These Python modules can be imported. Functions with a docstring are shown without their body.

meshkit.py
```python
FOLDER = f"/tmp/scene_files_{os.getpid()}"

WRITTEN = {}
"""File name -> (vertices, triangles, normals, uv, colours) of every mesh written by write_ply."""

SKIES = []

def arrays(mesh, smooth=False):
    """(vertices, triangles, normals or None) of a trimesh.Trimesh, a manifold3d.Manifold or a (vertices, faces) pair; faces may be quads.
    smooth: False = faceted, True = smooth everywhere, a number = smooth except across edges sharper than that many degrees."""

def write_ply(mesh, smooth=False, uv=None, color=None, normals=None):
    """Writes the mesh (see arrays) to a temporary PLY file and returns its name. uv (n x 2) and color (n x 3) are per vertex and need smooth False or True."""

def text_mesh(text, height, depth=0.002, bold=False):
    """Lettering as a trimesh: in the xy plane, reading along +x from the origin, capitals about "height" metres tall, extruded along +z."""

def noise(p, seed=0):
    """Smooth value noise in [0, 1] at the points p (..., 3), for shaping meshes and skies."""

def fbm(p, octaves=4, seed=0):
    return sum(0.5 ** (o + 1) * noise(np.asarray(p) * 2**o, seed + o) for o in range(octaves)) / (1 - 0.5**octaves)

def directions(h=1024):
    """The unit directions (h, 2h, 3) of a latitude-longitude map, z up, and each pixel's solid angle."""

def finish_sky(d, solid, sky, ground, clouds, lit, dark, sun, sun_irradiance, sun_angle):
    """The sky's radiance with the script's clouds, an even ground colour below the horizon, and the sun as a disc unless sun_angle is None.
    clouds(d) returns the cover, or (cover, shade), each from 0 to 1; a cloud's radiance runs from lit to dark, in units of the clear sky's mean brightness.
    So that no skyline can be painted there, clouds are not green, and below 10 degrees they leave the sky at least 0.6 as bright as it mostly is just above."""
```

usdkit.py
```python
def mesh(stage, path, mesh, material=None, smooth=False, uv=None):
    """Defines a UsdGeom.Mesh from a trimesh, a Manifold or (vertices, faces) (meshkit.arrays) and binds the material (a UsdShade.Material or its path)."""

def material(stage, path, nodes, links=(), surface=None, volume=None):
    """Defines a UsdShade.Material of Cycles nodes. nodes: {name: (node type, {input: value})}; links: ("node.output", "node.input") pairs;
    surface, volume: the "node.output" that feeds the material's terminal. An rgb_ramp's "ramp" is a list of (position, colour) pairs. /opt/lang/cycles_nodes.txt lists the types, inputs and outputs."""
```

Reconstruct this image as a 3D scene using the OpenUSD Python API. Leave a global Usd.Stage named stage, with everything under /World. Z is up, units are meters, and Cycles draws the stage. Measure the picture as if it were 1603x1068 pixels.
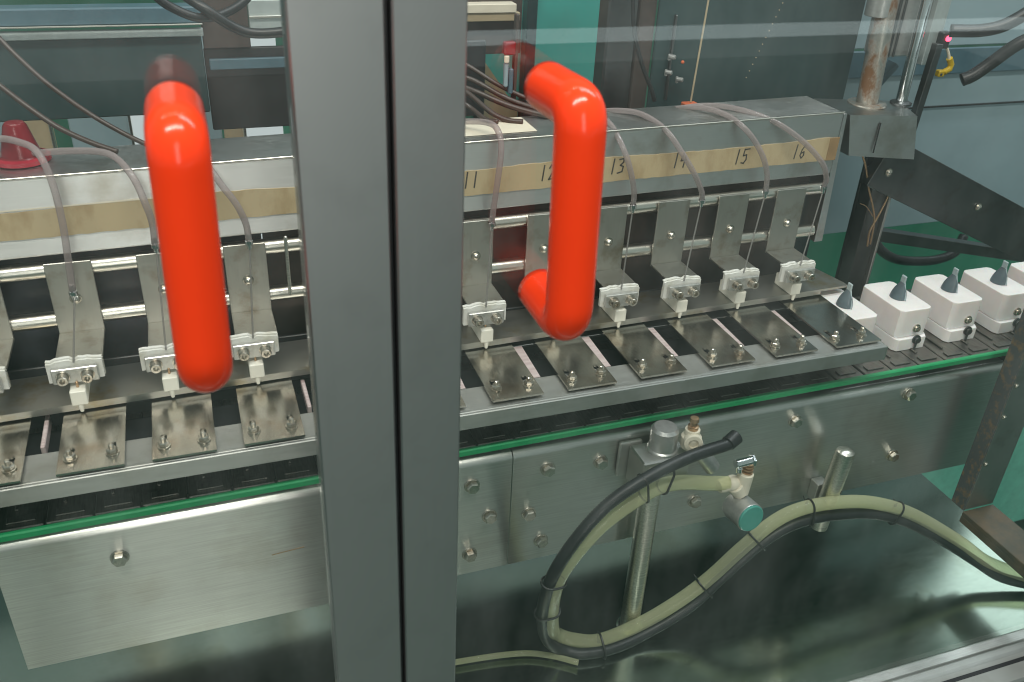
import math, random, numpy as np, trimesh, usdkit, meshkit
from manifold3d import Manifold, CrossSection
from pxr import Usd, UsdGeom, UsdLux, UsdShade, Gf, Sdf
random.seed(7); np.random.seed(7)
stage = Usd.Stage.CreateInMemory()
UsdGeom.SetStageUpAxis(stage, UsdGeom.Tokens.z); UsdGeom.SetStageMetersPerUnit(stage, 1.0)
UsdGeom.Xform.Define(stage, '/World'); UsdGeom.Scope.Define(stage, '/World/Looks')
S = 1.4                                   # drawing units to metres

# ------------------------------------------------------------------ camera
cam = UsdGeom.Camera.Define(stage, '/World/camera')
_R = np.array([[0.9426837, -0.33067983, 0.04470236], [-0.13043224, -0.48846255, -0.86278141], [0.30713984, 0.80749934, -0.50359699]])
_C = np.array([-0.20490749, -0.63718711, 0.3101686]) * S
cam.AddTransformOp().Set(Gf.Matrix4d(*_R[0], 0, *(-_R[1]), 0, *(-_R[2]), 0, *_C, 1))
cam.CreateHorizontalApertureAttr(36.0); cam.CreateVerticalApertureAttr(36.0 * 682 / 1024)
cam.CreateFocalLengthAttr(36.0 * 1398.7 / 1603)
cam.CreateClippingRangeAttr(Gf.Vec2f(0.02, 60))
cam.CreateFStopAttr(11.0); cam.CreateFocusDistanceAttr(0.74 * S)
cam.CreateExposureAttr(0.0)

# ------------------------------------------------------------------ light: the hall's lamps, added unseen lights and its pale surroundings
def rect(name, at, to, w, h, inten, color):
    l = UsdLux.RectLight.Define(stage, '/World/' + name)
    at = np.array(at, float) * S; to = np.array(to, float) * S
    z = at - to; z /= np.linalg.norm(z)
    up = np.array([0, 0, 1.0]) if abs(z[2]) < .95 else np.array([0, 1.0, 0])
    x = np.cross(up, z); x /= np.linalg.norm(x); y = np.cross(z, x)
    l.AddTransformOp().Set(Gf.Matrix4d(*x, 0, *y, 0, *z, 0, *at, 1))
    l.CreateWidthAttr(w * S); l.CreateHeightAttr(h * S); l.CreateIntensityAttr(inten); l.CreateColorAttr(Gf.Vec3f(*color))
rect('ceiling_lamp', (-0.35, -0.75, 1.55), (-0.3, -0.35, 0), 1.5, .10, 62, (1, .95, .86))
rect('ceiling_lamp_001', (0.9, 0.0, 1.6), (0.7, 0.1, 0), 1.5, .10, 31, (.90, .97, 1))
rect('hall_window', (-.36, -2.3, .72), (-.25, 0, -.05), .46, 1.5, 4.9, (1, .93, .86))
rect('added_strip_light', (1.5, -2.3, -.205), (1.5, 0, -.205), 2.6, .04, 1.5, (.85, 1, 1))  # unseen strip light added for the pale band reflected in the door glass
rect('added_side_light', (2.3, .85, 1.2), (.5, -.1, -.2), .6, .5, 2.8, (.85, .97, 1))  # unseen light added for the white highlight on the drip pan
dome = UsdLux.DomeLight.Define(stage, '/World/hall_fill')  # dome is an even fill added for the indoor surroundings
dm = usdkit.material(stage, '/World/Looks/hall_air', {'b': ('background_shader', {'color': (.72, .86, .82), 'strength': .38})}, surface='b.background')
UsdShade.MaterialBindingAPI.Apply(dome.GetPrim()).Bind(dm)

# ------------------------------------------------------------------ materials
def lin(r, g, b):
    return tuple((c / 255 / 12.92) if c / 255 < .04045 else ((c / 255 + .055) / 1.055) ** 2.4 for c in (r, g, b))
M = {}
def steel(name, col, rough=.3, axis=(1, 0, 0), aniso=.6, stretch=(2, 60, 60), stain=None, stain_amt=.5, stain_scale=22, bump=.05, metal=1.0, dark=.93, wave=.06, rv=.1):
    n = {'g': ('geometry', {}), 'm': ('mapping', {'scale': stretch}), 'n': ('noise_texture', {'scale': 12, 'detail': 4, 'roughness': .65}),
         'blot': ('noise_texture', {'scale': stain_scale, 'detail': 5, 'roughness': .6}),
         'cr': ('rgb_ramp', {'ramp': [(.3, tuple(c * dark for c in col)), (.7, col)]}),
         'rr': ('map_range', {'from_min': .3, 'from_max': .7, 'to_min': rough * (1 - rv), 'to_max': rough * (1 + rv)}),
         'br': ('map_range', {'from_min': .52, 'from_max': .72, 'to_min': 0, 'to_max': stain_amt}),
         'mx': ('mix_color', {'b': stain or tuple(c * .7 for c in col)}),
         'wv': ('noise_texture', {'scale': 7, 'detail': 1}), 'b2': ('bump', {'strength': wave, 'distance': .006}), 't': ('combine_xyz', {'x': axis[0], 'y': axis[1], 'z': axis[2]}),
         'b': ('bump', {'strength': bump, 'distance': .0006}),
         'p': ('principled_bsdf', {'metallic': metal, 'anisotropic': aniso})}
    M[name] = usdkit.material(stage, '/World/Looks/' + name, n, [('g.position', 'm.vector'), ('m.vector', 'n.vector'), ('g.position', 'blot.vector'), ('n.fac', 'cr.fac'), ('n.fac', 'rr.value'),
        ('blot.fac', 'br.value'), ('br.result', 'mx.fac'), ('cr.color', 'mx.a'), ('mx.result', 'p.base_color'), ('rr.result', 'p.roughness'), ('n.fac', 'b.height'), ('g.position', 'wv.vector'), ('wv.fac', 'b2.height'), ('b2.normal', 'b.normal'), ('b.normal', 'p.normal'), ('t.vector', 'p.tangent')], surface='p.BSDF')
def plain(name, col, rough=.45, metal=0., var=.12, scale=40, bump=.0, spec=.5, **kw):
    n = {'g': ('geometry', {}), 'n': ('noise_texture', {'scale': scale, 'detail': 5, 'roughness': .6}),
         'cr': ('rgb_ramp', {'ramp': [(.3, tuple(c * (1 - var) for c in col)), (.7, tuple(min(1, c * (1 + var)) for c in col))]}),
         'rr': ('map_range', {'from_min': .3, 'from_max': .7, 'to_min': rough * .85, 'to_max': min(1, rough * 1.15)}),
         'b': ('bump', {'strength': bump, 'distance': .0008}),
         'p': ('principled_bsdf', {'metallic': metal, 'specular_ior_level': spec, **kw})}
    M[name] = usdkit.material(stage, '/World/Looks/' + name, n, [('g.position', 'n.vector'), ('n.fac', 'cr.fac'), ('cr.color', 'p.base_color'), ('n.fac', 'rr.value'), ('rr.result', 'p.roughness'), ('n.fac', 'b.height')] + ([('b.normal', 'p.normal')] if bump else []), surface='p.BSDF')
def two_tone(name, a, b, lo, hi, scale, rough, metal=0., detail=6, stretch=(1, 1, 1), bump=.1):
    n = {'g': ('geometry', {}), 'm': ('mapping', {'scale': stretch}), 'n': ('noise_texture', {'scale': scale, 'detail': detail, 'roughness': .65}),
         'cr': ('rgb_ramp', {'ramp': [(lo, a), (hi, b)]}), 'b': ('bump', {'strength': bump, 'distance': .0008}),
         'mr': ('map_range', {'from_min': lo, 'from_max': hi, 'to_min': metal, 'to_max': 0 if metal else 0}),
         'p': ('principled_bsdf', {'roughness': rough})}
    M[name] = usdkit.material(stage, '/World/Looks/' + name, n, [('g.position', 'm.vector'), ('m.vector', 'n.vector'), ('n.fac', 'cr.fac'), ('cr.color', 'p.base_color'), ('n.fac', 'mr.value'), ('mr.result', 'p.metallic'), ('n.fac', 'b.height'), ('b.normal', 'p.normal')], surface='p.BSDF')
def emit(name, col, k):
    M[name] = usdkit.material(stage, '/World/Looks/' + name, {'e': ('emission', {'color': col, 'strength': k})}, surface='e.emission')
steel('panel_steel', (.68, .675, .65), .30, axis=(0, 0, 1), aniso=.95, bump=.02, stretch=(1.2, 70, 70), stain=(.42, .38, .30), stain_amt=.4, stain_scale=13, dark=.975, wave=.12, rv=.05)
steel('stile_steel', (.37, .39, .395), .44, axis=(0, 0, 1), aniso=.5, stretch=(60, 60, .6), stain_amt=.2, dark=.99, bump=.0, rv=.015)
steel('beam_steel', (.68, .69, .685), .46, axis=(0, 0, 1), aniso=.85, stretch=(1.5, 60, 60), stain=(.36, .32, .26), stain_amt=.6, stain_scale=15, wave=.1)
steel('bracket_steel', (.47, .46, .42), .42, axis=(0, 0, 1), aniso=.4, stretch=(50, 50, 3), stain=(.27, .22, .15), stain_amt=.75, stain_scale=30, wave=.1)
steel('plate_steel', (.58, .55, .49), .19, axis=(0, 1, 0), aniso=.2, dark=.97, stretch=(30, 8, 30), stain=(.36, .25, .16), stain_amt=.7, stain_scale=24, bump=.02, wave=.1)
steel('tray_steel', (.52, .52, .50), .46, axis=(0, 0, 1), aniso=.7, stretch=(2, 50, 50), stain=(.3, .28, .22), stain_amt=.4)
steel('ledge_steel', (.56, .555, .52), .46, aniso=.5, stretch=(2, 50, 50), stain=(.42, .31, .12), stain_amt=.85, stain_scale=19)
steel('rod_steel', (.80, .77, .70), .3, aniso=.3, stretch=(2, 40, 40), stain_amt=.2)
steel('bolt_steel', (.66, .62, .55), .24, aniso=0, stretch=(20, 20, 20), stain=(.3, .2, .12), stain_amt=.5, stain_scale=60)
steel('pan_steel', (.35, .41, .35), .17, aniso=.2, stretch=(3, 12, 12), stain=(.22, .24, .16), stain_amt=.8, stain_scale=8, bump=.02, wave=.1)
steel('dark_steel', (.16, .17, .175), .4, aniso=.3, stretch=(20, 20, 20), stain=(.1, .08, .06), stain_amt=.5)
steel('post_steel', (.38, .40, .39), .42, aniso=.2, stretch=(20, 20, 20), stain=(.16, .12, .08), stain_amt=.5)
steel('slat_steel', (.25, .24, .22), .34, axis=(0, 1, 0), aniso=.3, stretch=(40, 4, 40), stain=(.07, .06, .05), stain_amt=.7, stain_scale=40)
steel('chrome', (.78, .8, .82), .1, aniso=0, stretch=(8, 8, 8), stain_amt=.1, bump=.02)
plain('red_plastic', lin(255, 66, 26), .17, var=.04, spec=.33, scale=18, bump=.02)
plain('crimson', lin(160, 26, 48), .25); plain('maroon_plastic', lin(120, 22, 34), .25, var=.06)
plain('white_plastic', (.82, .77, .76), .34, var=.05, scale=25, subsurface_weight=.15, subsurface_scale=.004)
plain('teflon', (.76, .74, .66), .5, var=.06)
two_tone('cloth', (.66, .66, .63), (.5, .48, .4), .45, .75, 60, .85, bump=.5)
plain('clamp_metal', (.60, .60, .58), .35, metal=.85, var=.1, scale=120)
two_tone('tape_paper', (.48, .38, .23), (.31, .21, .10), .48, .78, 22, .75, stretch=(1.6, 3, .7), bump=.5)
plain('tape_brown', (.3, .19, .09), .7, var=.2)
plain('ink', (.06, .055, .045), .7, var=.4, scale=200)
plain('shell_shaded', (.10, .135, .155), .28, var=.15, subsurface_weight=.1, subsurface_scale=.003)
plain('shell_lit', (.36, .43, .45), .3, var=.1)  # pale tip over dark body: the shell's shading is put into its colours
plain('green_strip', lin(22, 150, 92), .35, var=.08)
plain('green_floor', lin(50, 88, 74), .35, var=.15, scale=7); plain('lightened_green', lin(120, 205, 182), .4); plain('green_enamel', lin(62, 148, 118), .35, var=.1, scale=7)
two_tone('green_wall', lin(38, 110, 84), lin(60, 130, 110), .35, .7, 5, .5)
plain('teal_paint', lin(44, 66, 68), .3, var=.12, scale=10)
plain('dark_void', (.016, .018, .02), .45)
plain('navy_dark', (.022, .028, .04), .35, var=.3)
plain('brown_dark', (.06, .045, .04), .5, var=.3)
plain('black_rubber', (.014, .016, .018), .42, var=.2, scale=120)
plain('dark_cable', (.05, .035, .03), .4)
plain('tie_black', (.01, .01, .01), .35)
plain('pale_panel', lin(138, 160, 168), .4, var=.08, scale=6)
plain('pale_frame', (.5, .56, .56), .35, metal=.5, var=.08)
plain('cream', (.72, .66, .54), .5, var=.05)
plain('tan', (.42, .34, .22), .5, var=.1)
plain('turquoise', lin(78, 172, 162), .4, var=.12, scale=6)
plain('blue_paint', lin(30, 60, 140), .4)
plain('teal_disc', lin(70, 150, 138), .3, var=.05)
plain('yellow', lin(190, 160, 30), .4)
plain('orange', lin(190, 90, 50), .5)
plain('copper', (.5, .33, .2), .35, metal=.8)
plain('grey_blue', lin(72, 100, 112), .4)
plain('silver_paint', (.5, .5, .49), .32, metal=.7, var=.08)
two_tone('rusty', (.48, .46, .42), (.16, .075, .03), .44, .62, 55, .38, metal=.9, stretch=(1, 1, .6), bump=.3)
two_tone('rust_edge', (.07, .075, .08), (.22, .13, .06), .5, .66, 90, .5, bump=.5)
two_tone('rust_brown', (.075, .062, .045), (.14, .09, .05), .4, .7, 40, .45, bump=.3)
two_tone('pink_white', (.52, .44, .43), (.38, .28, .28), .4, .7, 200, .4, stretch=(.1, 1, 1))
def glass(name, tint, f0=.04):
    M[name] = usdkit.material(stage, '/World/Looks/' + name, {'t': ('transparent_bsdf', {'color': tint}), 'g': ('glossy_bsdf', {'color': (1, 1, 1), 'roughness': 0.}), 'l': ('layer_weight', {'blend': .5}),
        'pw': ('math', {'math_type': 'power', 'value2': 5.}), 'f': ('math', {'math_type': 'multiply_add', 'value2': .9, 'value3': f0}), 'm': ('mix_closure', {}),
        'geo': ('geometry', {}), 'mp': ('mapping', {'scale': (3, 3, 1.2)}), 'n': ('noise_texture', {'scale': 5, 'detail': 6, 'roughness': .6}), 'r': ('map_range', {'from_min': .4, 'from_max': .75, 'to_min': .008, 'to_max': .045}),
        'd': ('diffuse_bsdf', {'color': (.75, .8, .8)}), 'm2': ('mix_closure', {})},
        [('l.facing', 'pw.value1'), ('pw.value', 'f.value1'), ('f.value', 'm.fac'), ('t.BSDF', 'm.closure1'), ('g.BSDF', 'm.closure2'), ('geo.position', 'mp.vector'), ('mp.vector', 'n.vector'), ('n.fac', 'r.value'), ('r.result', 'm2.fac'), ('m.closure', 'm2.closure1'), ('d.BSDF', 'm2.closure2')], surface='m2.closure')
glass('pane', (.975, .99, .985))
def tubing(name, col, k, rough=.12, tint=(.93, .9, .9)):
    M[name] = usdkit.material(stage, '/World/Looks/' + name, {'t': ('transparent_bsdf', {'color': tint}), 'p': ('principled_bsdf', {'base_color': col, 'roughness': rough}), 'm': ('mix_closure', {}), 'l': ('layer_weight', {'blend': .5}), 'r': ('map_range', {'to_min': k * .72, 'to_max': min(1, k * 1.6)})},
        [('l.facing', 'r.value'), ('r.result', 'm.fac'), ('t.BSDF', 'm.closure1'), ('p.BSDF', 'm.closure2')], surface='m.closure')
tubing('clear_tube', (.36, .31, .31), .5)
tubing('clear_hose', (.62, .63, .42), .42, .07, (.90, .92, .74))
tubing('needle', (.17, .17, .16), .6, .4)
emit('reflection_glow', (.85, .95, .95), .62); emit('red_led', (1, .06, .12), 5); emit('led_core', (1, .75, .8), 22)

# ------------------------------------------------------------------ mesh helpers (drawing units)
def box(x0, x1, y0, y1, z0, z1, c=.0006):
    x0, x1 = sorted((x0, x1)); y0, y1 = sorted((y0, y1)); z0, z1 = sorted((z0, z1))
    c = min(c, .3 * min(x1 - x0, y1 - y0, z1 - z0))
    pts = []
    for x, sx in ((x0, 1), (x1, -1)):
        for y, sy in ((y0, 1), (y1, -1)):
            for z, sz in ((z0, 1), (z1, -1)):
                pts += [(x + sx * c, y + sy * c, z), (x + sx * c, y, z + sz * c), (x, y + sy * c, z + sz * c)]
    return trimesh.convex.convex_hull(np.array(pts))
def obox(p0, p1, w, h, up=(0, 0, 1), c=.0005):
    """A bar from p0 to p1, w wide, h high."""
    p0, p1 = np.array(p0, float), np.array(p1, float); d = p1 - p0; L = np.linalg.norm(d); d /= L
    s = np.cross(d, up); s /= np.linalg.norm(s); u = np.cross(s, d)
    m = box(0, L, -w / 2, w / 2, -h / 2, h / 2, c); T = np.eye(4); T[:3, 0] = d; T[:3, 1] = -s; T[:3, 2] = u; T[:3, 3] = p0
    m.apply_transform(T); return m
def lathe(profile, at, axis=(0, 0, 1), n=20):
    m = trimesh.creation.revolve(np.array(profile, float), sections=n)
    m.apply_transform(trimesh.geometry.align_vectors([0, 0, 1], np.array(axis, float))); m.apply_translation(at); return m
def rod(p0, p1, r, n=18, bev=.0006):
    p0, p1 = np.array(p0, float), np.array(p1, float); L = np.linalg.norm(p1 - p0); bev = min(bev, r * .4)
    return lathe([(0, 0), (r - bev, 0), (r, bev), (r, L - bev), (r - bev, L), (0, L)], p0, (p1 - p0) / L, n)
def spline(pts, k=8):
    p = np.array(pts, float); q = np.vstack([2 * p[0] - p[1], p, 2 * p[-1] - p[-2]]); out = []
    for i in range(1, len(q) - 2):
        a, b, c, d = q[i - 1], q[i], q[i + 1], q[i + 2]
        for t in np.arange(k) / k:
            out.append(.5 * (2 * b + (c - a) * t + (2 * a - 5 * b + 4 * c - d) * t * t + (3 * b - a - 3 * c + d) * t ** 3))
    return np.array(out + [p[-1]])
def tube(path, r, n=12, ribs=0.):
    p = np.array(path, float); t = np.gradient(p, axis=0); t /= np.linalg.norm(t, axis=1, keepdims=True)
    u = np.cross(t[0], (0, 0, 1) if abs(t[0][2]) < .9 else (1, 0, 0)); u /= np.linalg.norm(u); V = []
    a = np.linspace(0, 2 * math.pi, n, endpoint=False)
    rr = np.full(len(p), r) if np.ndim(r) == 0 else np.array(r)
    if ribs: rr = rr * (1 + ribs * (np.arange(len(p)) % 2))
    for i in range(len(p)):
        u = u - t[i] * (u @ t[i]); u /= np.linalg.norm(u); w = np.cross(t[i], u)
        V.append(p[i] + rr[i] * (np.outer(np.cos(a), u) + np.outer(np.sin(a), w)))
    V = np.vstack(V + [p[:1], p[-1:]]); F = []; L = len(p); j = np.arange(n); k = (j + 1) % n
    for i in range(L - 1):
        A, B = i * n, (i + 1) * n
        F += [np.c_[A + j, A + k, B + k], np.c_[A + j, B + k, B + j]]
    F += [np.c_[np.full(n, L * n), k, j], np.c_[np.full(n, L * n + 1), (L - 1) * n + j, (L - 1) * n + k]]
    return trimesh.Trimesh(V, np.vstack(F), process=False)
def cat(*m): return trimesh.util.concatenate([x for x in m])
def prism(poly, z0, z1):
    from shapely.geometry import Polygon
    m = trimesh.creation.extrude_polygon(poly if not isinstance(poly, list) else Polygon(poly), z1 - z0, engine='earcut'); m.apply_translation((0, 0, z0)); return m
def hexnut(at, r, h, axis, rot=0.):
    m = lathe([(0, 0), (r * .9, 0), (r, h * .15), (r, h * .8), (r * .85, h), (0, h)], (0, 0, 0), (0, 0, 1), 6)
    m.apply_transform(trimesh.transformations.rotation_matrix(rot, (0, 0, 1)))
    m.apply_transform(trimesh.geometry.align_vectors([0, 0, 1], np.array(axis, float))); m.apply_translation(at); return m
def socket(at, r, h, axis):
    """Cap screw head with a recessed socket."""
    return lathe([(0, 0), (r, 0), (r, h * .85), (r * .88, h), (r * .5, h), (r * .46, h * .35), (0, h * .35)], at, axis, 16)
def dome_bolt(at, r, h, axis):
    return lathe([(0, 0), (r * 1.35, 0), (r * 1.35, h * .2), (r, h * .22), (r * .97, h * .55), (r * .7, h * .88), (r * .35, h), (0, h)], at, axis, 18)

used = {}
def numbered(parent, name):
    k = used.get((parent, name), 0); used[(parent, name)] = k + 1
    return f'{parent}/{name}' + (f'_{k:03d}' if k else '')
def meta(pr, label=None, cat_=None, group=None, kind=None):
    for a, b in (('label', label), ('category', cat_), ('group', group), ('kind', kind)):
        if b: pr.SetCustomDataByKey(a, b)
class T:
    """A thing (or a part that carries sub-parts); shapes are given in scene coordinates."""
    def __init__(s, path, base): s.path, s.base = path, np.array(base, float)
    def part(s, name, mesh, mat, smooth=35, label=None):
        mesh = mesh.copy(); mesh.apply_translation(-s.base); mesh.apply_scale(S)
        p = numbered(s.path, name); pr = usdkit.mesh(stage, p, mesh, M[mat], smooth=smooth).GetPrim(); meta(pr, label)
        return T(p, s.base)
def thing(name, base, label, cat_, group=None, kind=None):
    p = numbered('/World', name); x = UsdGeom.Xform.Define(stage, p); x.AddTranslateOp().Set(Gf.Vec3d(*(np.array(base, float) * S)))
    meta(x.GetPrim(), label, cat_, group, kind); return T(p, base)
def single(name, mesh, mat, label=None, cat_=None, group=None, kind=None, smooth=35):
    base = (mesh.bounds[0] + mesh.bounds[1]) / 2; base[2] = mesh.bounds[0][2]
    mesh = mesh.copy(); mesh.apply_translation(-base); mesh.apply_scale(S); p = numbered('/World', name)
    m = usdkit.mesh(stage, p, mesh, M[mat], smooth=smooth); m.AddTranslateOp().Set(Gf.Vec3d(*(base * S)))
    meta(m.GetPrim(), label, cat_, group, kind); return T(p, base)

# ================================================================== setting
single('floor', box(-5, 5, -5, 4.0, -1.05, -.95), 'green_floor', kind='structure')
single('wall', box(-3, 4, 2.6, 2.7, -.95, 2.0), 'green_wall', kind='structure')

# ================================================================== drip pan and bottom rail
pan = thing('drip_pan', (0, 0, -.345), 'dark polished steel drip pan under the conveyor with hoses lying on it', 'drip pan')
pan.part('pan_sheet', box(-.62, .545, -.250, .30, -.334, -.326, .001), 'pan_steel')
pan.part('front_lip', box(-.62, .545, -.262, -.2505, -.333, -.3225, .0015), 'panel_steel')
pan.part('back_upstand', box(-.62, .545, .3005, .306, -.334, -.28), 'dark_steel')
rail = thing('bottom_rail', (0, -.275, -.40), 'horizontal steel cabinet rail along the bottom right corner', 'rail')
rail.part('rail_tube', box(-.62, .66, -.300, -.2650, -.40, -.3165, .002), 'tray_steel')
rail.part('seal_strip', box(-.62, .66, -.284, -.280, -.3163, -.3265, .0003), 'black_rubber')

# ================================================================== conveyor
cv = thing('conveyor', (.09, -.12, -.231), 'slatted conveyor with bolted stainless front panel and green edge strip', 'conveyor')
def panel(x0, x1):
    prof = [(-.120, -.2315), (-.120, -.121)] + [(-.114 - .006 * math.cos(a), -.121 + .006 * math.sin(a)) for a in np.linspace(.2, math.pi / 2, 7)] + [(-.100, -.115)]
    inner = [(y + .002 if i < 2 else y + .0015, z - (.002 if i > 1 else 0)) for i, (y, z) in enumerate(prof)]
    ring = prof + inner[::-1]
    m = prism([(y, z) for y, z in ring], x0, x1)
    A = np.array([[0, 0, 1, 0], [1, 0, 0, 0], [0, 1, 0, 0], [0, 0, 0, 1.]]); m.apply_transform(A); return m
cv.part('front_panel', panel(-.366, -.0026), 'panel_steel', 25)
cv.part('front_panel', panel(-.0018, .497), 'panel_steel', 25)
for x, z in ((-.0354, -.1385), (-.0201, -.1729), (-.0358, -.2099), (.0278, -.1356), (.014, -.1787), (.0268, -.2113), (.0743, -.1387), (-.2906, -.1431), (.2606, -.1336), (.3825, -.1273), (.3859, -.1981), (.1721, -.2034)):
    b = cv.part('panel_bolt', hexnut((x, -.1215, z), .0052, .0042, (0, -1, 0), random.random()), 'bolt_steel', 20)
    b.part('washer', rod((x, -.1201, z), (x, -.1214, z), .0064, 16, .0002), 'bolt_steel')
cv.part('scratch', obox((-.190, -.1202, -.1690), (-.166, -.1202, -.1672), .0004, .0007, c=.0001), 'tape_brown', label='brownish scratch on the steel panel')
cv.part('green_edge_strip', obox((-.40, -.1165, -.1115), (.60, -.1140, -.1030), .0045, .0060, c=.001), 'green_strip')
zb = lambda x: -.1080 + .004 * (x + .1) / .5
for i in range(33):
    x = -.392 + .0303 * i; z = zb(x)
    s = cv.part('belt_slat', box(x, x + .0291, -.111, .02, z - .004, z, .0007), 'slat_steel', 20)
    s.part('slat_lug', cat(box(x + .006, x + .024, -.106, -.099, z + .0002, z + .0012), box(x + .010, x + .0125, -.093, -.06, z + .0002, z + .0016)), 'slat_steel', 20)
cv.part('belt_bed', box(-.40, .56, -.110, .03, -.125, -.1165), 'dark_void')
cv.part('back_skirt', box(-.366, .497, .031, .034, -.22, -.112), 'dark_steel')

# ================================================================== shell carriers on the belt
def carrier(i, x, label):
    z0 = zb(x) + .0003; h = .0405; t = thing('shell_carrier', (x, -.055, z0), label, 'carrier', 'white carrier blocks on the belt')
    w = .0181
    from shapely.geometry import box as sb
    up = sb(x - w, -.0815, x + w, -.0235).buffer(-.005).buffer(.005, quad_segs=5)
    def rounded(poly, a, b, e=.0012):
        ins = poly.buffer(-e)
        return cat(prism(poly, a, b - e)) if False else Manifold_to(poly, a, b, e)
    t.part('block', rounded(up, z0 + .0128, z0 + h), 'white_plastic', 40)
    t.part('foot', rounded(sb(x - w, -.0850, x + w, -.0230).buffer(-.003).buffer(.003, quad_segs=4), z0, z0 + .0120, .0009), 'white_plastic', 40)
    t.part('neck', box(x - w + .0012, x + w - .0012, -.0808, -.0242, z0 + .0119, z0 + .0129, .0001), 'white_plastic')
    sx = x + .004
    t.part('screw', cat(lathe([(0, 0), (.0042, 0), (.0042, .001), (.0028, .0012), (.0028, .0030), (.0016, .0032), (.0015, .0016), (0, .0016)], (sx, -.0816, z0 + .0205), (0, -1, 0), 16)), 'bolt_steel')
    t.part('screw', cat(lathe([(0, 0), (.0046, 0), (.0046, .0012), (.003, .0014), (.003, .0036), (0, .0038)], (sx, -.0851, z0 + .0105), (0, -1, 0), 16), rod((sx, -.0868, z0 + .0105), (sx - .001, -.0872, z0 - .0002), .0011, 8)), 'dark_steel')
    return z0 + h
def Manifold_to(poly, a, b, e):
    """Extruded outline whose top edge is rounded off."""
    steps = [(0, a), (0, b - e), (e * .3, b - e * .3), (e, b)]
    rings = []
    n = 48
    for ins, z in steps:
        q = poly.buffer(-ins) if ins else poly
        ring = q.exterior; c = poly.centroid
        pts = []
        for k in range(n):                       # star-shaped outlines: cast from the centre so the rings match up
            ang = 2 * math.pi * (k + .5) / n
            pts.append(_hit(ring, (c.x, c.y), ang))
        rings.append(np.c_[np.array(pts), np.full(n, z)])
    V = np.vstack(rings + [[[poly.centroid.x, poly.centroid.y, a], [poly.centroid.x, poly.centroid.y, b]]]); F = []; j = np.arange(n); k = (j + 1) % n
    for i in range(len(rings) - 1):
        A, B = i * n, (i + 1) * n; F += [np.c_[A + j, A + k, B + k], np.c_[A + j, B + k, B + j]]
    L = len(rings); F += [np.c_[np.full(n, L * n), k, j], np.c_[np.full(n, L * n + 1), (L - 1) * n + j, (L - 1) * n + k]]
    return trimesh.Trimesh(V, np.vstack(F), process=False)
def _hit(ring, c, ang):
    from shapely.geometry import LineString
    ln = LineString([c, (c[0] + math.cos(ang), c[1] + math.sin(ang))]); p = ln.intersection(ring)
    p = p if p.geom_type == 'Point' else list(p.geoms)[0]
    return (p.x, p.y)
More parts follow.
